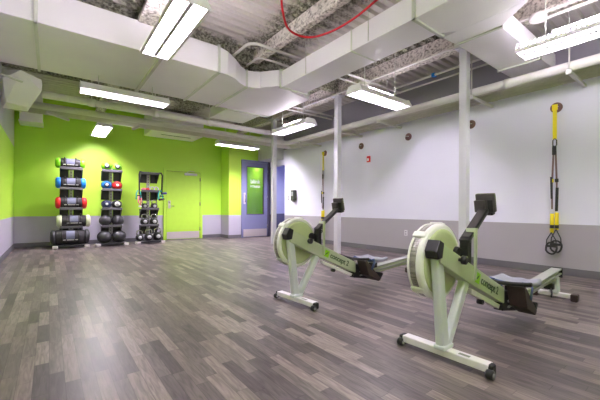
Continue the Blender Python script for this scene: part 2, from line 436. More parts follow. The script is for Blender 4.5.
text_mesh('FITNESS', .105, RX(gc, -.008, 1.62), M['mark'], 'lettering', gl, align='CENTER', bold=.003)
tag(MB().box((x0 + .02, -.0285, .03), (x1 - .02, -.025, .27)).build('kick_plate', M['steel'], d), 'brushed steel kick plate')
k = tag(MB().box((x0 + .025, -.03, 1.08), (x0 + .09, -.025, 1.44)).build('pull_plate', M['steel'], d), 'steel pull plate')
MB().tube([(x0 + .057, -.028, 1.14), (x0 + .057, -.07, 1.14), (x0 + .057, -.07, 1.38), (x0 + .057, -.028, 1.38)], .01).build('pull_handle', M['chrome'], k)
for z in (.3, 1.25, 2.1):
    MB().tube([(x1 + .005, -.03, z), (x1 + .005, -.03, z + .12)], .013).build('hinge', M['chrome'], d)

tag(MB().box((5.44, 8.55, 2.5), (5.895, 9.38, 3.3)).build('trim_1', M['soffit'], None, .01), 'grey boxed bulkhead above the glass door', 'trim', kind='structure')

# ------------------------------------------------------------------ lights
def make_light(cover=.12, tube='tube', top=True):
    """strip light along local x, lowest edge at z = 0"""
    r = thing('strip_light', 'x', 'light')
    L, W = .61, .165
    mb = MB()
    mb.prism([(-.016, .012), (-.05, .098), (-.05, .125), (.05, .125), (.05, .098), (.016, .012)], -L, L, 'x')
    mb.build('spine', M['spine'], r)
    ref = MB()
    for s in (-1, 1):
        nb = 30
        for i in range(nb):   # open slots above the tube and along the outer rim
            a = -L + 2 * L * i / nb; e = 2 * L / nb
            ref.prism([(s * .05, .116), (s * .05, .120), (s * .112, .098), (s * .112, .094)], a, a + e * cover, 'x')
            ref.prism([(s * .112, .094), (s * .112, .098), (s * .126, .074), (s * .126, .070)], a, a + e * max(.2, cover), 'x')
            ref.prism([(s * .125, .071), (s * .125, .075), (s * .142, .044), (s * .142, .040)], a, a + e * max(.35, cover), 'x')
        ref.prism([(s * .140, .044), (s * .145, .044), (s * W, .004), (s * W, .0), (s * .136, .0), (s * .136, .004), (s * .15, .004)], -L, L, 'x')
    ref.build('reflector', M['fix'], r)
    for s in (-1, 1):
        mb = MB().prism([(-W, 0), (-W, .02), (-.11, .115), (-.05, .125), (.05, .125), (.11, .115), (W, .02), (W, 0)], s * L, s * (L + .006), 'x')
        mb.build('end_plate', M['fix'], r)
        MB().tube([(-L + .03, s * .083, .066), (L - .03, s * .083, .066)], .019, 12).build('tube', M[tube], r)
        for e in (-1, 1):
            MB().box((e * (L - .02) - .012, s * .083 - .02, .03), (e * (L - .02) + .012, s * .083 + .02, .092)).build('lamp_holder', M['fix'], r)
    if top:   # short third tube, unseen from below, added to brighten the deck
        MB().tube([(-.3, 0, .15), (.3, 0, .15)], .016, 12).build('added_top_tube', M['tube_added'], r)
        for e in (-1, 1): MB().box((e * .31 - .012, -.02, .124), (e * .31 + .012, .02, .172)).build('lamp_holder', M['fix'], r)
    return r
proto = make_light(.4)
lights = [
    (.95, 3.36, PI / 2, .635, 'big strip light hanging nearest the viewer, before the wide left duct'),
    (.96, 5.78, 0, .275, 'strip light hanging just below the far edge of the wide left duct'),
    (.92, 8.68, PI / 2, .635, 'strip light pointing at the green wall above the sandbag and ball racks'),
    (4.2, 8.36, 0, .62, 'strip light above the green pilaster and the green door'),
    (4.10, 5.62, PI / 2, .93, 'strip light between the far column and the middle column'),
    (4.2, 3.37, 0, .89, 'strip light crossing behind the long duct, right of the middle column'),
    (4.22, .80, PI / 2, .89, 'strip light with slotted rim hanging near the yellow suspension trainer'),
    (.95, .3, 0, .89, 'strip light overhead behind the viewer, outside the picture'),
    (5.4, 10.3, 0, .28, 'added unseen lobby light behind the door glass'),  # no visible fitting; put in so the lobby walls are lit
    (7.0, 9.7, 0, .13, 'corridor light glimpsed through the opening by the far column'),
]
for i, (x, y, rz, rod, lb) in enumerate(lights):
    o = proto if i == 0 else make_light(1., 'tube', i in (4, 5)) if i in (1, 4, 5, 9) else make_light(1., 'tube_bright', False) if i == 2 else make_light(1., 'tube_back', False) if i == 3 else make_light(1., 'tube_dim', False) if i == 8 else make_light(.55, 'tube', True) if i == 6 else copy_tree(proto)
    o.location = (x, y, 2.62 if i in (4, 8, 9) else 2.67); o.rotation_euler = (0, 0, rz); o['label'] = lb; o['group'] = 'hanging strip lights' if i < 8 else 'lights in the side rooms'
    for s in (-1, 1):
        MB().tube([(s * .38, 0, .12), (s * .38, 0, rod)], .006, 6).build('suspension_rod', M['flange'], o)

# ------------------------------------------------------------------ ductwork
ZB, ZT = 2.95, 3.22
def flange_ring(mb, axis, at, a0, a1, z0, z1, e=.022, t=.035):
    """angle-iron joint round a duct; axis: direction the duct runs"""
    for (p, q) in (((a0 - e, z0 - e), (a1 + e, z0)), ((a0 - e, z1), (a1 + e, z1 + e)), ((a0 - e, z0 - e), (a0, z1 + e)), ((a1, z0 - e), (a1 + e, z1 + e))):
        if axis == 'x': mb.box((at - t / 2, p[0], p[1]), (at + t / 2, q[0], q[1]))
        else: mb.box((p[0], at - t / 2, p[1]), (q[0], at + t / 2, q[1]))
    return mb
A = thing('air_duct', 'wide white air duct crossing the upper left under the ceiling', 'air duct', (0, 0, 0), 0, 'white air ducts')
MB().box((X0 + .01, 4.55, ZB), (1.97, 6.1, 3.33)).build('duct_section', M['duct'], A, .006)
v = []
for (x, y0, y1, zt) in ((1.97, 4.55, 6.1, 3.33), (2.12, 4.56, 6.1, 3.30), (2.28, 4.63, 6.1, 3.26), (2.42, 4.74, 6.1, 3.23), (2.57, 4.82, 6.1, 3.22), (2.78, 4.74, 6.1, 3.22)):
    v += [(x, y0, ZB), (x, y1, ZB), (x, y1, zt), (x, y0, zt)]
f = [(0, 1, 2, 3), (20, 23, 22, 21)]
for i in range(5):
    f += [(4 * i + k, 4 * i + (k + 1) % 4, 4 * i + 4 + (k + 1) % 4, 4 * i + 4 + k) for k in range(4)]
MB().add(v, f).build('transition', M['duct'], A)
for x, y0, zt in ((-.13, 4.55, 3.33), (1.97, 4.55, 3.33), (2.57, 4.82, 3.22)):
    flange_ring(MB(), 'x', x, y0, 6.1, ZB, zt).build('flange', M['flange'], A)
MB().box((1.14, 4.47, ZB - .045), (1.18, 6.15, ZB)).build('support_strut', M['strut'], A)
hk = MB()
for yy in (4.49, 6.13): hk.tube([(1.16, yy, ZB - .06), (1.16, yy, CEIL)], .007, 6)
hk.build('hanger_rods', M['strut'], A)

B = thing('air_duct', 'long white air duct running from overhead towards the far end', 'air duct', (0, 0, 0), 0, 'white air ducts')
MB().prism([(2.78, 4.70), (2.97, 4.47), (3.03, 4.47), (3.80, 4.7), (3.80, 6.1), (2.78, 6.1)], ZB, ZT).build('junction_box', M['duct'], B, .006)
MB().box((2.82, 6.1, ZB), (3.62, 6.98, ZT - .04)).build('far_section', M['duct'], B, .006)
MB().box((3.04, 2.0, ZB), (3.52, 4.47, ZT)).build('duct_section', M['duct'], B, .006)
MB().prism([(3.04, 2.0), (3.04, Y0), (3.64, Y0), (3.64, 1.85), (3.52, 2.0)], ZB, ZT + .02).build('near_section', M['duct'], B, .006)
for at, x0, x1 in ((4.47, 3.01, 3.6), (2.9, 3.04, 3.52), (2.0, 3.04, 3.6), (6.1, 2.82, 3.75)):
    t = .02 if at == 2.9 else .035; e = .008 if at == 2.9 else .02
    flange_ring(MB(), 'y', at, x0, x1, ZB, ZT, e, t).build('flange', M['flange'], B)
mb = MB()
for yy in (3.8, 2.6): mb.tube([(3.01, yy, ZB), (3.01, yy, CEIL)], .006, 6)
mb.build('hanger_rods', M['strut'], B)

D = thing('air_duct', 'short white branch duct reaching across to the right wall pipes', 'air duct', (0, 0, 0), 0, 'white air ducts')
v = [(3.64, 1.15, ZB + .0), (3.64, 2.02, ZB + .0), (3.64, 2.02, ZT), (3.64, 1.15, ZT), (3.92, 1.50, ZB), (3.92, 2.0, ZB), (3.92, 2.0, ZT - .03), (3.92, 1.50, ZT - .03)]
MB().add(v, [(3, 2, 1, 0), (4, 5, 6, 7), (0, 1, 5, 4), (1, 2, 6, 5), (2, 3, 7, 6), (3, 0, 4, 7)]).build('boot', M['duct'], D)
MB().box((3.92, 1.50, ZB), (5.15, 2.0, ZT - .03)).build('duct_section', M['duct'], D, .006)
v = [(5.15, 1.50, ZB), (5.15, 2.0, ZB), (5.15, 2.0, ZT - .03), (5.15, 1.50, ZT - .03), (5.80, 1.50, ZB + .02), (5.80, 2.0, ZB + .02), (5.80, 2.0, ZT - .03), (5.80, 1.50, ZT - .03)]
MB().add(v, [(3, 2, 1, 0), (4, 5, 6, 7), (0, 1, 5, 4), (1, 2, 6, 5), (2, 3, 7, 6), (3, 0, 4, 7)]).build('end_section', M['duct'], D)
for at in (3.92, 5.15): flange_ring(MB(), 'x', at, 1.50, 2.0, ZB, ZT - .03, .018, .03).build('flange', M['flange'], D)

# duct fitting in the left corner: sloped underside, square mouth
E_ = thing('duct_fitting', 'white boxed duct elbow in the upper left corner by the left wall', 'duct', (0, 0, 0), 0)
P = [(-0.106, 6.3, 2.869), (-0.359, 6.5, 2.657), (-0.294, 6.6, 2.497), (-0.107, 6.35, 2.716), (-0.342, 6.2, 2.925), (-0.552, 6.4, 2.82), (-0.525, 6.6, 2.528), (-0.106, 6.9, 2.9690000000000003), (-0.45899999999999996, 6.9, 2.957), (-0.294, 6.9, 2.497), (-0.6, 6.9, 2.497), (-0.6, 6.9, 3.1)]
bm_ = bmesh.new()
for p in P: bm_.verts.new(p)
bmesh.ops.convex_hull(bm_, input=bm_.verts)
me = bpy.data.meshes.new('elbow_body'); bm_.to_mesh(me); bm_.free(); me.materials.append(M['duct'])
o = bpy.data.objects.new('elbow_body', me); C.objects.link(o); o.parent = E_
MB().beam((-0.556, 6.2, 2.813), (-0.325, 6.3, 2.786), .03, .02).build('strap', M['flange'], E_)

w = thing('air_duct', 'white duct drop against the green wall in the upper left corner', 'air duct', (-.34, 9.72, 2.86), 0, 'white air ducts')
MB().box((-.2, -.27, 0), (.2, .27, .7)).build('duct_section', M['duct'], w, .006)
MB().box((-.215, -.285, -.006), (.215, .272, .02)).build('flange', M['duct'], w)
w = thing('slot_diffuser', 'white ceiling box with dark air slot above the green door', 'air vent', (2.75, 9.4, 2.95), 0)
MB().box((-.68, -.45, 0), (.68, .45, .55)).build('housing', M['duct'], w, .006)
MB().box((-.35, -.06, -.004), (.45, -.02, .0)).build('slot', M['black'], w)

# ------------------------------------------------------------------ pipes
def Lpath(u, v, z, y0, x0, r=.14):
    pts = [(u, y0, z), (u, v - r, z)]
    for i in range(1, 7):
        a = i / 6 * PI / 2
        pts.append((u - r + r * math.cos(a), v - r + r * math.sin(a), z))
    pts.append((x0, v, z)); return pts
PZ = 2.755
ordn = ['outermost thick white pipe', 'second pipe', 'middle pipe', 'fourth pipe', 'innermost pipe']
for i in range(5):
    u = 5.22 + .135 * i + (.02 if i else 0); v = 7.43 + .125 * i + (.02 if i else 0)
    r = .06 if i == 0 else .034
    lab = ordn[i] + (' of the bundle along the right wall, turning along the back' if i == 0 else ' from the room side in the bundle hung along the right wall' if i < 4 else ' of the bundle, closest to the white right wall')
    o = thing('pipe', lab, 'pipe', (0, 0, 0), 0, 'pipes bundled along the right wall')
    MB().tube(Lpath(u, v, PZ, Y0 + .004, X0 + .004), r, 14).build('run', M['pipe'] if i == 0 else M['pipe_cream'], o)
    for yy in (1.9 + .1 * i, 4.9 + .1 * i): MB().tube([(u, yy - .04, PZ), (u, yy + .04, PZ)], r + .006, 14).build('coupling', M['pipe'] if i == 0 else M['pipe_cream'], o)
o = thing('pipe', 'single white pipe crossing to the far column, before the back bundle', 'pipe', (0, 0, 0), 0)
MB().tube([(-.1, 6.47, 2.70), (4.15, 6.47, 2.70)], .055, 14).build('run', M['pipe'], o)
for x in (.55, 1.55, 2.6):
    MB().tube([(x - .05, 6.47, 2.70), (x + .05, 6.47, 2.70)], .066, 14).tube([(x, 6.47, 2.75), (x, 6.47, CEIL)], .008, 6).build('hanger_clamp', M['pipe'], o)
for y, rod, lb in ((1.19, 1, 'steel strut under the bundled pipes above the near suspension trainer'), (2.38, 1, 'steel strut under the bundled pipes just right of the near column'),
                   (4.17, 0, 'steel strut under the bundled pipes beneath the crossing strip light'), (5.26, 1, 'steel strut under the bundled pipes right of the middle column'), (6.74, 0, 'steel strut under the bundled pipes at the far corner')):
    o = thing('pipe_strut', lb, 'bracket', (5.15, y, PZ - .06), 0, 'struts under the right wall pipes')
    MB().prism([(-.02, -.05), (.02, -.05), (.02, -.008), (-.02, -.008)], -.02, .74, 'x').build('channel', M['strut'], o, .004)
    MB().box((-.03, -.03, -.06), (-.02, .03, 0)).build('end_cap', M['strut'], o)
    if rod:
        MB().tube([(-.005, 0, -.06), (-.005, 0, CEIL - PZ + .06)], .009, 6).build('rod', M['strut'], o)
for (a, b, lb) in (((-.05, 7.36, 2.64), (.28, 7.66, 2.62), 'slanting strut below the back pipes left of the small square light'), ((1.45, 7.97, 2.685), (1.50, 7.56, 2.67), 'short strut below the back pipes above the resistance band rack')):
    o = tag(MB().beam(a, b, .05, .045).build('pipe_strut', M['strut'], None, .005), lb, 'bracket', 'struts under the back pipes')

def arc(c, r, a0, a1, n=8):   # in the x/y plane
    return [(c[0] + r * math.cos(math.radians(a0 + (a1 - a0) * i / n)), c[1] + r * math.sin(math.radians(a0 + (a1 - a0) * i / n)), c[2]) for i in range(n + 1)]
def conduit(name, pts, r, lab, cat='conduit', m='pipe', group='ceiling conduits'):
    return tag(MB().tube(pts, r, 10).build(name, M[m]), lab, cat, group)
conduit('conduit', [(2.30, 4.9, 3.36), (2.30, 4.35, 3.36)] + [(2.30 + .16 * (1 - math.cos(i / 6 * PI / 2)), 4.35 - .16 * math.sin(i / 6 * PI / 2), 3.36) for i in range(1, 7)] + [(3.6, 4.19, 3.36)], .022, 'larger bent white conduit above the duct transition')
conduit('conduit', [(2.62, 4.9, 3.34), (2.62, 4.6, 3.34)] + [(2.62 + .1 * (1 - math.cos(i / 6 * PI / 2)), 4.6 - .1 * math.sin(i / 6 * PI / 2), 3.34) for i in range(1, 7)] + [(3.5, 4.5, 3.34)], .018, 'smaller bent white conduit nested behind the larger one')
conduit('conduit', [(4.60, Y0, 3.26), (4.60, 8.2, 3.26)], .016, 'thin straight conduit clipped along the beam over the columns')
conduit('conduit', [(3.6, 3.92, 3.24), (5.5, 3.92, 3.24)], .02, 'front one of two conduits crossing behind the bright crossing light')
conduit('conduit', [(3.6, 4.14, 3.24), (5.6, 4.14, 3.24)], .016, 'rear one of two conduits crossing behind the bright crossing light')
conduit('conduit', [(5.35, 2.1, 3.30), (5.35, 4.0, 3.30)], .02, 'upper conduit near the dark top of the right wall')
conduit('conduit', [(5.38, 2.1, 3.20), (5.38, 4.0, 3.20)], .016, 'lower conduit near the dark top of the right wall')
conduit('conduit', [(3.7, 5.9, 3.22), (5.7, 5.9, 3.22)], .018, 'thin conduit crossing between the middle and far columns')
conduit('conduit', [(3.7, 6.12, 3.22), (5.7, 6.12, 3.22)], .018, 'second thin conduit crossing just behind, near the far column')
conduit('conduit', [(4.72, .2, 3.24), (4.72, 1.32, 3.24), (4.70, 1.40, 3.24)], .02, 'short conduit on the beam above the slotted strip light')
conduit('conduit', [(1.14, 2.4, 3.28), (1.14, 4.4, 3.28)], .018, 'thin conduit beside the beam above the nearest strip light')
o = thing('junction_box', 'round white junction box where thin conduits cross the column beam', 'junction box', (4.55, 4.02, 3.2), 0)
MB().lathe([(.09, 0), (.1, .02), (.1, .07), (.06, .09)], 20).build('box', M['pipe'], o)
MB().lathe([(.075, -.008), (.075, 0)], 20).build('cover', M['ring'], o)
o = thing('junction_box', 'round white junction box on the beam above the slotted strip light', 'junction box', (4.6, 1.36, 3.19), 0)
MB().lathe([(.08, 0), (.09, .02), (.09, .06), (.05, .09)], 20).build('box', M['pipe'], o)
MB().lathe([(.065, -.008), (.065, 0)], 20).build('cover', M['ring'], o)
o = thing('sprinkler_head', 'white sprinkler head hanging below the deck right of the crossing light', 'sprinkler', (5.25, 4.05, 3.2), 0)
MB().tube([(0, 0, .0), (0, 0, .37)], .012, 8).build('drop', M['pipe'], o)
MB().lathe([(.05, -.02), (.055, 0), (.03, .06), (.02, .07)], 16).build('cup', M['pipe'], o)
MB().box((5.33, 3.1, 3.275), (5.40, 3.16, 3.335)).build('x', M['blue'])
o = bpy.data.objects['x']; o.name = 'conduit_clip'; tag(o, 'small bright blue clip on the conduit near the near column', 'clip')
pts = []
cab = [(1.84, 2.75, 3.5), (1.99, 2.95, 3.40), (2.18, 3.2, 3.30), (2.44, 3.42, 3.24), (2.72, 3.38, 3.22), (2.86, 3.1, 3.22), (2.93, 2.75, 3.26), (2.97, 2.45, 3.34), (3.0, 2.2, 3.4)]
cu = []
for i in range(len(cab) - 1):
    p = [Vector(cab[max(0, min(len(cab) - 1, i + k))]) for k in (-1, 0, 1, 2)]
    for j in range(6):
        t = j / 6
        cu.append(.5 * (2 * p[1] + (p[2] - p[0]) * t + (2 * p[0] - 5 * p[1] + 4 * p[2] - p[3]) * t * t + (3 * p[1] - p[0] - 3 * p[2] + p[3]) * t ** 3))
conduit('cable', cu, .014, 'red cable drooping in a curve below the ceiling', 'cable', 'redcable', None)

# ------------------------------------------------------------------ wall fittings
def wallthing(name, label, cat, y, z, group=None):
    """origin on the right wall; local x points into the room (-X), local y along +Y... rotated so local -x is the room"""
    return thing(name, label, cat, (X1, y, z), 0, group)
def anchor(y, lab):
    o = wallthing('wall_anchor', lab, 'anchor', y, 2.44, 'round anchors along the right wall')
    mx = Matrix.Rotation(-PI / 2, 4, 'Y')
    MB().lathe([(.075, 0), (.075, .012), (.06, .02), (.0001, .022)], 24, mx).build('plate', M['anchor'], o)
    MB().tube([(-.02, -.03, .0), (-.055, -.03, -.0), (-.075, 0, 0), (-.055, .03, 0), (-.02, .03, 0)], .009, 8).build('ring', M['chrome'], o)
anchor(1.51, 'round wall anchor holding the near suspension trainer')
anchor(2.73, 'bare round wall anchor just right of the near column')
anchor(4.00, 'bare round wall anchor right of the red alarm, high on the white wall')
anchor(5.29, 'bare round wall anchor high above and left of the red alarm')
anchor(6.58, 'round wall anchor holding the far suspension trainer')

def trainer(y, lab, sp):
    o = wallthing('suspension_trainer', lab, 'suspension trainer', y, 2.44, 'suspension trainers on the white wall')
    X = -.075
    tag(MB().box((X - .012, -.032, -.05), (X + .012, .032, .03)).box((X - .004, -.024, -.47), (X + .004, .024, -.04)).build('anchor_strap', M['yellow'], o), 'yellow anchor strap')
    MB().tube([(X, .0, -.46), (X, .022, -.49), (X, .022, -.56), (X, 0, -.585), (X, -.022, -.56), (X, -.022, -.49)], .008, 8, True).build('carabiner', M['black'], o)
    MB().box((X - .012, -.02, -.70), (X + .012, .03, -.57)).build('locking_loop', M['black'], o, .004)
    for s, zz in ((-1, 0.), (1, .05)):
        yy = s * sp
        mb = MB().beam((X - .004, s * .012, -.64), (X - .006, yy, -1.12), .022, .006, up=(1, 0, 0)).beam((X - .006, yy, -1.12), (X, yy, -1.44 - zz), .02, .006, up=(1, 0, 0))
        mb.build('webbing', M['mauve'], o)
        MB().beam((X - .016, yy + s * .008, -1.02 if s > 0 else -1.18), (X - .016, yy, -1.34 if s > 0 else -1.52), .024 if s > 0 else .034, .014, up=(1, 0, 0)).build('adjuster_strap', M['black'], o)
        MB().box((X - .022, yy - .02, -1.10), (X + .004, yy + .02, -1.05)).build('buckle', M['yellow' if s > 0 else 'black'], o, .003)
        g = tag(MB().tube([(X, yy, -1.54 - zz * .3), (X, yy, -1.79 - zz)], .024, 12).build('foot_sleeve', M['yellow'], o), 'yellow sleeve')
        MB().tube([(X, yy, -1.72), (X, yy, -1.77)], .026, 12).build('stitched_band', M['black'], g)
        h = MB()
        c = -2.0 - zz * .6
        h.tube([(X - .03, yy, -1.78 - zz), (X - .03, yy + .055, c + .09), (X - .03, yy + .06, c)], .007, 8)
        h.tube([(X - .03, yy, -1.78 - zz), (X - .03, yy - .055, c + .09), (X - .03, yy - .06, c)], .007, 8)
        h.build('handle_loop', M['black'], o)
        MB().tube([(X - .03 + .015 * math.cos(k), yy + .066 * math.cos(2 * PI * k / 16), c - .03 + .085 * math.sin(2 * PI * k / 16)) for k in range(16)], .013, 8, True).build('foot_cradle', M['black'], o)
        MB().tube([(X - .03, yy - .06, c), (X - .03, yy + .06, c)], .017, 12).build('grip', M['black'], o)
trainer(1.51, 'yellow and black suspension trainer hanging on the near white wall', .028)
trainer(6.58, 'yellow and black suspension trainer hanging beyond the far rowing machine', .03)

o = wallthing('fire_alarm', 'small red fire alarm on the white wall right of the middle column', 'alarm', 5.05, 2.10)
MB().box((-.04, -.045, -.07), (0, .045, .07)).build('body', M['red'], o, .008)
tag(MB().box((-.05, -.025, -.045), (-.04, .025, .015)).build('strobe_lens', M['ring'], o, .004), 'white strobe lens')
o = wallthing('wall_dispenser', 'black dispenser on the white wall right of the corridor opening', 'dispenser', 7.94, 1.34)
MB().box((-.11, -.09, -.16), (0, .09, .16)).build('body', M['blackgloss'], o, .02)
MB().box((-.118, -.05, -.02), (-.11, .05, .11)).build('window', M['greyplate'], o, .004)
MB().box((-.10, -.04, -.19), (-.03, .04, -.15)).build('nozzle', M['monitor'], o, .006)
o = wallthing('light_switch', 'small grey switch plate left of the black dispenser', 'switch', 8.27, 1.27)
MB().box((-.008, -.04, -.06), (0, .04, .06)).build('plate', M['greyplate'], o, .003)
MB().box((-.016, -.012, -.02), (-.008, .012, .02)).build('toggle', M['whiteplate'], o)
o = wallthing('wall_outlet', 'white power outlet low on the grey dado behind the near flywheel', 'outlet', 4.05, .445)
MB().box((-.007, -.036, -.058), (0, .036, .058)).build('plate', M['whiteplate'], o, .003)
mb = MB()
for zz in (-.024, .024): mb.box((-.010, -.017, zz - .014), (-.007, .017, zz + .014))
mb.build('sockets', M['greyplate'], o)

# ------------------------------------------------------------------ rowing machines
def make_rower():
    r = thing('rowing_machine', 'x', 'rowing machine')
    # front foot
    ft = MB().box((-.035, -.275, .03), (.035, .275, .075)).build('front_foot', M['alu'], r, .006)
    MB().box((-.022, -.165, .0745), (.005, -.10, .0756)).build('print_mark', M['decalgrey'], ft)
    for s in (-1, 1):
        c = MB().box((-.032, s * .275 - .02, .012), (.032, s * .275 + .03, .074)).build('foot_cap', M['black'], r, .012)
        MB().lathe([(.012, -.018), (.024, -.018), (.027, -.01), (.027, .01), (.024, .018), (.012, .018)], 24, T((-.034, s * .285, .028)) @ ROTX).build('transport_wheel', M['blackgloss'], c)
        MB().lathe([(.012, -.024), (.012, .024)], 16, T((-.034, s * .285, .028)) @ ROTX).build('hub', M['greyplate'], c)
    # legs: a V of two flattened bars
    MB().beam((-.085, 0, .65), (-.012, 0, .08), .056, .07, .056, .08, up=(1, 0, 0)).build('leg', M['legm'], r, .014)
    MB().beam((.27, 0, .455), (.028, 0, .08), .054, .075, .05, .06, up=(1, 0, 0)).build('leg', M['legm'], r, .014)
    MB().box((-.06, -.036, .07), (.062, .036, .10)).build('leg_foot_bracket', M['legm'], r, .008)
    # main frame beam
    by = .038
    fr = MB().prism([(-.11, .746), (.86, .327), (.86, .21), (.84, .21), (.33, .418), (-.11, .62)], -by, by, 'y').build('main_frame', M['frame'], r, .006)
    MB().prism([(.34, .395), (.82, .20), (.80, .172), (.34, .36)], -.02, .02, 'y').build('bottom_channel', M['ring'], fr)
    MB().tube([(.52, -.02, .27), (.52, .02, .27)], .018, 12).build('chain_idler', M['black'], fr)
    MB().prism([(-.14, .64), (-.158, .69), (-.118, .757), (-.068, .736), (-.088, .645)], -by - .003, by + .003, 'y').build('front_cap', M['blackgloss'], r, .006)
    a = math.atan2(.419, .97); ca, sa = math.cos(a), math.sin(a)
    def onbeam(sx, off): # along the top edge, off below it
        return (-.11 + sx * ca - off * sa, -by - .0015, .746 - sx * sa - off * ca)
    mx = lambda p: basis((ca, 0, -sa), (sa, 0, ca), (0, -1, 0), p)
    text_mesh('concept 2', .079, mx(onbeam(.625, .082)), M['decal'], 'lettering', fr, bold=.0015)
    m4 = mx(onbeam(.57, .06))
    MB().box((-.04, -.036, 0), (.03, .036, .001), m4).build('logo_square', M['logo'], fr)
    MB().prism([(-.03, -.025), (-.005, -.005), (.018, .026), (-.01, .008)], .001, .0014, 'z', m4).build('logo_mark', M['decal'], fr)
    # flywheel housing, on the far side of the frame
    FX, FZ, R = .066, .597, .247
    y0, y1 = .045, .155
    mxf = T((FX, 0, FZ)) @ ROTX
    MB().lathe([(.0001, y0), (.19, y0 - .006), (.213, y0 - .002), (.216, y0 + .01), (R - .03, y0 + .012)], 56, mxf).build('side_cover', M['housing'], r)
    MB().lathe([(R - .035, y0 + .004), (R - .012, y0 + .002), (R, y0 + .012), (R, y0 + .04), (R - .01, y0 + .04), (R - .03, y0 + .03)], 56, mxf).build('rim', M['ring'], r)
    MB().lathe([(R - .035, y1 - .004), (R - .012, y1 - .002), (R, y1 - .012), (R, y1 - .024), (R - .01, y1 - .024), (R - .03, y1 - .02)], 56, mxf).build('rim', M['ring'], r)
    MB().lathe([(.0001, y1), (.10, y1 + .004), (.212, y1), (R - .03, y1 - .006)], 56, mxf).build('side_cover', M['housing'], r)
    tag(MB().lathe([(R - .005, y0 + .035), (R - .005, y1 - .02)], 72, mxf).build('perforated_band', M['band'], r), 'perforated grey steel band')
    for ang in (132, 222, 80):   # clamps across the band
        q = T((FX, 0, FZ)) @ Matrix.Rotation(-math.radians(ang), 4, 'Y')
        MB().box((R - .012, y0 + .012, -.024), (R + .010, y1 - .004, .024), q).build('band_clamp', M['ring'], r, .009)
    MB().lathe([(.03, y0 - .03), (.036, y0 - .02), (.036, y0)], 24, T((FX + .165, 0, FZ + .055)) @ ROTX).build('hub_boss', M['black'], r)
    MB().lathe([(.018, -.05), (.028, -.045), (.028, -.02), (.012, -.012), (.012, 0)], 20, T((.12, -by, .618)) @ ROTX).build('damper_knob', M['blackgloss'], r)
    # chain outlet, post, arm and monitor
    MB().box((.26, -.03, .54), (.315, .03, .735)).build('chain_guide', M['black'], r, .006)
    MB().box((.322, -by - .014, .46), (.346, -by, .81)).box((.322, -by - .014, .785), (.346, by * .4, .81)).build('arm_post', M['frame'], r, .003)
    ar = MB().beam((.265, 0, .722), (.575, 0, .935), .07, .028).build('monitor_arm', M['blackgloss'], r, .006)
    MB().beam((.285, 0, .752), (.55, 0, .934), .045, .006).build('arm_inlay', M['monitor'], ar)
    q = T((.608, 0, .985)) @ Matrix.Rotation(math.radians(-12), 4, 'Y')
    mo = MB().box((-.018, -.066, -.065), (.018, .066, .075), q).build('monitor', M['monitor'], r, .008)
    MB().box((.0185, -.05, -.02), (.0195, .05, .058), q).build('screen', M['screen'], mo)
    MB().box((-.045, -.005, -.06), (-.018, .068, .03), q).build('battery_box', M['monitor'], mo, .006)
    MB().box((-.028, -.055, -.06), (-.016, -.02, .03), q).build('connector', M['black'], mo, .003)
    MB().box((-.03, -.05, -.085), (.02, .05, -.06), q).build('monitor_clip', M['black'], mo, .004)
    # handle parked at the footboards
    h = MB().tube([(.86, -.22, .385), (.85, -.1, .372), (.845, 0, .366), (.85, .1, .372), (.86, .22, .385)], .015, 10).build('handle', M['black'], r)
    # foot stretchers either side of the rail
    for s in (-1, 1):
        ya, yb = (s * .046, s * .17)
        lo, hi = min(ya, yb), max(ya, yb)
        fb = tag(MB().prism([(.865, .35), (.89, .365), (1.155, .125), (1.12, .095), (.93, .185)], lo, hi, 'y').build('footboard', M['board'], r, .006), 'dark brown footboard')
        MB().prism([(1.07, .115), (1.155, .095), (1.22, .17), (1.19, .185), (1.14, .14)], lo + .01, hi - .01, 'y').build('heel_cup', M['black'], fb, .005)
        MB().tube([(.97, lo - .01, .25), (1.03, lo - .004, .33), (1.045, (lo + hi) / 2, .35), (1.03, hi + .004, .33), (.97, hi + .01, .25)], .02, 8, sx=.3, up=(1, 0, 0)).build('foot_strap', M['seatblue'], fb)
    MB().prism([(.80, .30), (.93, .30), (1.12, .10), (.84, .15)], -.034, .034, 'y').build('frame_junction', M['black'], r, .004)
    # rail, rising a little towards the rear
    rz = lambda x: .262 + .064 * (x - 1.62)
    MB().prism([(.93, rz(.93) - .01), (2.37, rz(2.37) - .01), (2.37, rz(2.37) - .115), (1.9, rz(1.9) - .095), (.93, rz(.93) - .085)], -.022, .022, 'y').build('rail_web', M['frame'], r, .004)
    mb = MB()
    for dz in (0, -.045): mb.prism([(.93, rz(.93) + dz), (2.39, rz(2.39) + dz), (2.39, rz(2.39) + dz - .016), (.93, rz(.93) + dz - .016)], -.046, .046, 'y')
    mb.build('monorail', M['railm'], r, .003)
    MB().box((2.385, -.05, rz(2.39) - .1), (2.405, .05, rz(2.39) + .01)).build('rail_end_cap', M['blackgloss'], r, .004)
    # seat
    n, m2 = 18, 12; vs = []; fs = []
    for j in range(m2 + 1):
        for i in range(n + 1):
            u, v = i / n * 2 - 1, j / m2 * 2 - 1
            rr = 1 - .10 * v * v
            X = 1.19 + .14 * v * (1 - .16 * u * u); Y = .165 * u * rr
            Z = .330 + .020 * u * u + .016 * v * v - .012 * math.exp(-((abs(u) - .45) ** 2) * 8)
            vs.append((X, Y, Z))
    for j in range(m2):
        for i in range(n): fs.append((j * (n + 1) + i, j * (n + 1) + i + 1, (j + 1) * (n + 1) + i + 1, (j + 1) * (n + 1) + i))
    st = MB().add(vs, fs, True).build('seat', M['seat'], r)
    so = st.modifiers.new('thick', 'SOLIDIFY'); so.thickness = .03; so.offset = -1
    MB().tube([(1.052, y / 10 * .15, .328 + .020 * (y / 10) ** 2) for y in range(-10, 11, 2)], .016, 8).build('seat_edge', M['seatblue'], st)
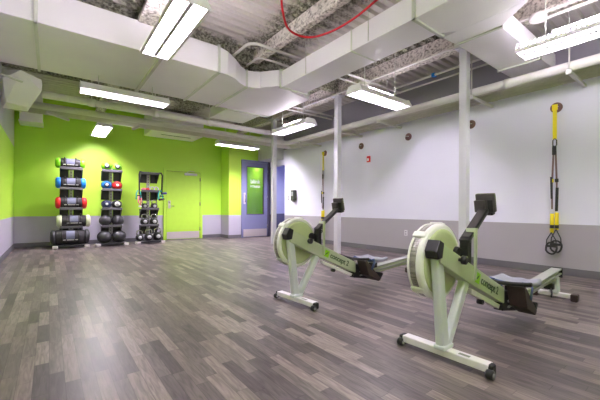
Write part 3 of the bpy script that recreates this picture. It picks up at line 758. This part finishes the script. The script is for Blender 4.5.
    MB().box((1.10, -.05, .225), (1.25, .05, .315)).build('seat_carriage', M['black'], r, .006)
    # rear leg
    MB().beam((2.30, 0, .23), (2.31, 0, .06), .075, .09, .085, .10, up=(1, 0, 0)).build('rear_leg', M['legm'], r, .012)
    MB().box((2.28, -.17, .025), (2.34, .17, .068)).build('rear_foot', M['alu'], r, .006)
    for s in (-1, 1):
        MB().box((2.265, s * .17 - .03, 0), (2.355, s * .17 + .03, .076)).build('rubber_foot', M['board'], r, .012)
    MB().box((2.06, -.05, .13), (2.12, .03, .19)).build('rail_latch', M['black'], r, .01)
    MB().tube([(2.07, -.03, .15), (2.02, -.05, .10), (2.0, -.05, .07)], .008, 8).build('latch_lever', M['black'], r)
    return r
row1 = make_rower()
tag(row1, 'near rowing machine with greenish frame, large flywheel facing the viewer', 'rowing machine', 'rowing machines')
row1.location = (1.962, 1.072, 0); row1.rotation_euler = (0, 0, math.radians(.8))
row2 = copy_tree(row1)
row2['label'] = 'farther rowing machine standing in front of the middle white column'
row2.location = (1.935, 2.575, 0); row2.rotation_euler = (0, 0, math.radians(3))

# ------------------------------------------------------------------ storage racks
SH = [1.86, 1.39, .92, .49]
def make_rack(w):
    r = thing('storage_rack', 'x', 'rack')
    b = MB().box((-.34, -.26, .03), (.34, .0, .075)).box((-.06, .0, .03), (.06, .3, .075)).build('base', M['rack'], r, .008)
    for s in (-1, 1):
        tag(MB().prism([(s * .30 - .05, -.30), (s * .30 + .05, -.30), (s * .30 + .05, -.1), (s * .30 - .05, -.1)], 0, .07).build('base_foot', M['foot'], r, .012), 'pale grey foot')
    up = MB().box((-.035, .08, .05), (.035, .15, 1.84)).build('upright', M['upright'], r, .006)
    mb = MB()
    for i in range(24): mb.lathe([(.011, 0), (.011, .0015)], 10, T((0, .0795, .16 + i * .07)) @ Matrix.Rotation(PI / 2, 4, 'X'))
    mb.build('adjustment_holes', M['black'], up)
    for i, z in enumerate(SH):
        s = MB().prism([(-.15, -.05), (-.15, -.035), (.10, -.0), (.10, -.015)], -w / 2, w / 2, 'x')
        s = MB()
        s.prism([(-.17, -.022), (-.17, -.008), (.10, -.008), (.10, -.022)], -w / 2, w / 2, 'x')
        s.prism([(.06, -.02), (.08, -.02), (.08, -.25), (.06, -.25)], -w / 2, -.045, 'x')
        s.prism([(.06, -.02), (.08, -.02), (.08, -.25), (.06, -.25)], .045, w / 2, 'x')
        for e in (-1, 1): s.prism([(-.14, -.02), (.08, -.02), (.08, -.24)], e * (w / 2 - .006) - .006, e * (w / 2 - .006) + .006, 'x')
        o = s.build('shelf', M['rack'], r); o.location = (0, 0, z)
        o2 = MB().prism([(-.185, -.032), (-.17, -.032), (-.17, .028), (-.185, .022)], -w / 2, w / 2, 'x').build('front_lip', M['racklip'], o, .003)
        MB().prism([(.09, -.01), (.11, -.01), (.11, .05), (.09, .05)], -.12, .12, 'x').build('back_stop', M['rack'], o)
    return r
RY = 9.42
rack = make_rack(.44)
tag(rack, 'black storage rack holding five sandbags, closest to the left corner', 'rack', 'black storage racks'); rack.location = (.40, RY, 0)
rk2 = copy_tree(rack); rk2['label'] = 'black storage rack of medicine balls, between sandbag rack and kettlebell rack'; rk2.location = (1.23, RY, 0)
rk3 = copy_tree(rack); rk3['label'] = 'black storage rack of kettlebells beside the green door'; rk3.location = (2.11, RY, 0)

def sandbag(z, r, L, dx, capm, lab):
    o = thing('sandbag', lab, 'sandbag', (.40 + dx, RY + .068 - r * 1.04, z), 0, 'sandbags on the rack')
    mx = T((0, 0, r)) @ ROTY
    MB().lathe([(r * .93, -L / 2), (r * .99, -L / 2 + .03), (r * 1.0, 0), (r * .99, L / 2 - .03), (r * .93, L / 2)], 28, mx).build('body', M['cloth'], o)
    for s in (-1, 1):
        c = MB().lathe([(r * .5, 0), (r * .98, .004), (r * 1.04, .03), (r * 1.0, .075), (r * .7, .10), (.0001, .105)], 28, T((s * (L / 2 - .005), 0, r)) @ (ROTY if s > 0 else Matrix.Rotation(-PI / 2, 4, 'Y'))).build('end_cap', M[capm], o)
        MB().lathe([(r * 1.025, -.013), (r * 1.03, 0), (r * 1.025, .013)], 28, T((s * L * .28, 0, r)) @ ROTY).build('strap', M['black'], o)
        MB().tube([(s * L * .28 + .0, -.5 * r, 1.85 * r), (s * L * .28, -.3 * r, 2.15 * r), (s * L * .28, .1 * r, 2.2 * r), (s * L * .28, .3 * r, 1.9 * r)], .012, 8).build('handle', M['black'], o)
    # curved patch and print on the front
    def curved(x0, x1, a0, a1, e):
        mb = MB(); k = 10; vs = []
        for i in range(k + 1):
            a = math.radians(a0 + (a1 - a0) * i / k)
            vs += [(x0, -math.cos(a) * (r + e), r + math.sin(a) * (r + e)), (x1, -math.cos(a) * (r + e), r + math.sin(a) * (r + e))]
        return mb.add(vs, [(2 * i, 2 * i + 1, 2 * i + 3, 2 * i + 2) for i in range(k)], True)
    curved(-.08, .08, -12, 62, .006).build('label_patch', M['patch'], o)
    mb = MB(); 
    for x0, x1 in ((-.14, -.09), (-.07, .07), (.09, .14)):
        q = curved(x0, x1, -22, -14, .008); mb.add(q.v, q.f)
    mb.build('print', M['mark'], o)
sandbag(1.86, .115, .385, -.02, 'lime', 'sandbag with lime green ends, topmost on the left rack')
sandbag(1.39, .124, .395, -.01, 'blue', 'sandbag with blue ends, second from the top')
sandbag(.92, .130, .42, 0, 'crimson', 'sandbag with red ends on the middle shelf')
sandbag(.49, .138, .47, .05, 'cream', 'sandbag with cream ends, fourth from the top')
sandbag(.085, .168, .56, -.02, 'coal', 'largest all black sandbag resting on the base of the left rack')

def ball(x, z, r, m, lab, patch=None, flat=1.):
    o = thing('medicine_ball', lab, 'medicine ball', (x, RY + .055 - r, z), 0, 'balls on the rack')
    MB().ell((0, 0, r * flat), (r, r, r * flat), 28, 18).build('skin', M[m], o)
    mx = T((0, 0, r * flat))
    for k in range(2):
        MB().tube([(r * 1.003 * math.cos(2 * PI * i / 28), r * 1.003 * math.sin(2 * PI * i / 28), 0) for i in range(28)], .006, 6, True).build('seam', M['black'], o).matrix_local = mx @ Matrix.Rotation(math.radians(62 + 56 * k), 4, 'X')
    if patch:
        q = T((.0, -r * .76, r * flat * 1.05)) @ Matrix.Rotation(PI / 2, 4, 'X')
        d = MB().lathe([(r * .58, .0), (r * .56, r * .15), (r * .4, r * .22), (.0001, r * .285)], 20, q).build('number_patch', M[patch], o)
        MB().lathe([(r * .3, r * .20), (r * .28, r * .285), (.0001, r * .30)], 16, q).build('patch_centre', M['mark' if patch != 'mark' else 'greyplate'], d)
bl = [(-.115, 1.86, .108, 'lime', 'left one of two lime green medicine balls on the top shelf', 'ball'), (.115, 1.86, .108, 'lime', 'right one of two lime green medicine balls on the top shelf', 'ball'),
      (-.115, 1.39, .112, 'blue', 'blue medicine ball beside the red one', 'navy'), (.115, 1.39, .112, 'crimson', 'red medicine ball beside the blue one', 'crimson'),
      (-.115, .92, .108, 'navy', 'dark navy medicine ball left of the one with a white disc', 'navy'), (.115, .92, .108, 'coal', 'black medicine ball with a large white disc', 'mark'),
      (-.137, .49, .134, 'ball', 'left one of two black slam balls on the fourth shelf', None), (.137, .49, .134, 'ball', 'right one of two black slam balls on the fourth shelf', None),
      (-.158, .08, .155, 'ball', 'left one of two large black slam balls on the rack base', None), (.158, .08, .155, 'ball', 'right one of two large black slam balls on the rack base', None)]
for x, z, r, m, lab, p in bl: ball(1.23 + x, z, r, m, lab, p, .93 if r > .14 else 1)

def kettlebell(x, z, r, lab, y=0., hm='chrome', rz=0.):
    o = thing('kettlebell', lab, 'kettlebell', (2.11 + x, RY - .05 + y, z), rz, 'kettlebells on the rack')
    MB().lathe([(.0001, 0), (r * .62, 0), (r * .9, r * .3), (r, r * .8), (r * .92, r * 1.25), (r * .6, r * 1.62), (.0001, r * 1.75)], 24).build('bell', M['blackgloss'], o)
    tag(MB().tube([(-r * .55, 0, r * 1.45), (-r * .72, 0, r * 2.0), (-r * .6, 0, r * 2.5), (-r * .3, 0, r * 2.68), (r * .3, 0, r * 2.68), (r * .6, 0, r * 2.5), (r * .72, 0, r * 2.0), (r * .55, 0, r * 1.45)], .017, 10).build('handle', M[hm], o), 'bright steel handle')
    MB().lathe([(r * .45, r * .80), (r * .44, r * .96), (.0001, r * 1.005)], 18, T((0, 0, r * .85)) @ Matrix.Rotation(PI / 2, 4, 'X')).build('weight_disc', M['silver'], o)
for a in ((-.12, .92, .084, 'smaller left kettlebell on the third shelf under the bands'), (.12, .92, .088, 'smaller right kettlebell on the third shelf beside the green door'),
          (-.115, .49, .105, 'left kettlebell on the fourth shelf of the kettlebell rack'), (.115, .49, .105, 'right kettlebell on the fourth shelf of the kettlebell rack'),
          (-.235, .08, .098, 'leftmost kettlebell on the base of the kettlebell rack'), (-.03, .08, .112, 'middle kettlebell on the base of the kettlebell rack', -.08), (.21, .08, .118, 'largest kettlebell, on the base nearest the green door')):
    kettlebell(*a)
# bands and small gear on the kettlebell rack
for s, lb in ((-1, 'black strap hanging down the left side of the kettlebell rack'), (1, 'black strap hanging down the right side of the kettlebell rack')):
    x = 2.11 + s * .262
    o = thing('resistance_strap', lb, 'strap', (x, RY - .19, 1.86), 0, 'straps on the kettlebell rack')
    MB().tube([(-s * .05, .04, .014), (0, 0, .014), (s * .022, -.03, -.05), (s * .018, -.02, -.3), (s * .012, -.01, -.56)], .022, 8, sx=.6).build('webbing', M['black'], o)
    MB().tube([(s * .012 - .05, -.01, -.60), (s * .012 + .05, -.01, -.60)], .016, 10).build('grip', M['black'], o)
for x, z, m, lb in ((-.30, 1.34, 'teal', 'teal resistance tube looped at the left of the kettlebell rack'), (.235, 1.34, 'teal', 'short teal resistance tube at the right of the kettlebell rack')):
    o = thing('resistance_tube', lb, 'resistance band', (2.11 + x, RY - .20, z), 0, 'resistance tubes')
    MB().tube([(-.05, 0, -.18), (-.045, 0, -.04), (-.02, 0, .05), (.02, 0, .06), (.05, 0, .0), (.07, 0, -.16)], .014, 8).build('tube', M[m], o)
    MB().tube([(.04, 0, -.17), (.10, 0, -.16)], .013, 8).build('clip', M['black'], o)
o = thing('resistance_tube', 'pink handled resistance tube hanging left below the teal one', 'resistance band', (2.11 - .27, RY - .21, 1.10), 0, 'resistance tubes')
MB().tube([(-.02, 0, .14), (-.03, 0, .0), (.02, 0, -.1), (.04, 0, .1)], .016, 8).build('tube', M['pink'], o)
MB().tube([(-.02, 0, -.12), (.05, 0, -.12)], .02, 8).build('handle', M['mark'], o)
o = thing('grip_handle', 'purple blue grip hanging at the right of the kettlebell rack', 'grip', (2.11 + .34, RY - .20, 1.33), 0)
MB().tube([(-.06, 0, 0), (.06, 0, .01)], .03, 12).build('grip', M['purple'], o)
MB().tube([(-.06, 0, 0), (-.09, .02, .04), (-.09, .04, .10)], .008, 8).build('cord', M['black'], o)
o = thing('grip_handle', 'black grip hanging at the right, just above a kettlebell', 'grip', (2.11 + .27, RY - .21, 1.17), 0)
MB().tube([(-.07, 0, -.01), (.07, 0, .015)], .024, 12).build('grip', M['black'], o)
MB().tube([(-.06, 0, 0), (-.03, .01, .1), (.0, .02, .18)], .008, 8).build('cord', M['teal'], o)
for x, m, lb in ((-.15, 'pink', 'pink small weight on the second shelf of the kettlebell rack'), (-.06, 'crimson', 'red small weight on the second shelf of the kettlebell rack')):
    o = thing('hand_weight', lb, 'hand weight', (2.11 + x, RY - .06, 1.382), 0, 'hand weights')
    MB().tube([(0, -.08, .045), (0, .08, .045)], .016, 10).build('handle', M['silver'], o)
    for s in (-1, 1): MB().lathe([(.02, -.02), (.045, -.02), (.045, .02), (.02, .02)], 6, T((0, s * .075, .045)) @ ROTX).build('head', M[m], o)
for x, lb in ((.06, 'left grey ankle ring lying on the second shelf'), (.16, 'right grey ankle ring lying on the second shelf')):
    o = thing('weight_ring', lb, 'weight ring', (2.11 + x, RY - .06, 1.382), 0, 'grey rings on the second shelf')
    MB().tube([(.055 * math.cos(2 * PI * i / 18), -.02, .065 + .055 * math.sin(2 * PI * i / 18)) for i in range(18)], .017, 8, True).build('ring', M['silver'], o)
    MB().box((-.02, -.042, .0), (.02, .0, .03)).build('buckle', M['black'], o, .004)

# ------------------------------------------------------------------ camera, world, view
cam = bpy.data.cameras.new('camera'); co = bpy.data.objects.new('camera', cam); C.objects.link(co)
TH = math.radians(37.5)
R_ = Matrix.Rotation(-TH, 4, 'Z') @ Matrix.Rotation(PI / 2, 4, 'X') @ Matrix.Rotation(.0046, 4, 'Z')
co.matrix_world = T((0, 0, .94)) @ R_
cam.sensor_width = 36; cam.lens = 326 / 600 * 36; cam.shift_y = 8.65 / 600; cam.clip_start = .02
sc = bpy.context.scene
sc.camera = co
w = bpy.data.worlds.new('world'); sc.world = w; w.use_nodes = True
w.node_tree.nodes['Background'].inputs[0].default_value = (.8, .82, .9, 1); w.node_tree.nodes['Background'].inputs[1].default_value = .3
sc.view_settings.view_transform = 'Standard'; sc.view_settings.look = 'None'; sc.view_settings.gamma = 1; sc.view_settings.use_curve_mapping = False
sc.view_settings.exposure = 1.5
cy = sc.cycles
cy.use_denoising = True; cy.denoising_prefilter = 'ACCURATE'; cy.max_bounces = 10; cy.diffuse_bounces = 7; cy.glossy_bounces = 4; cy.transmission_bounces = 6
cy.sample_clamp_indirect = 6; cy.caustics_reflective = False; cy.caustics_refractive = False
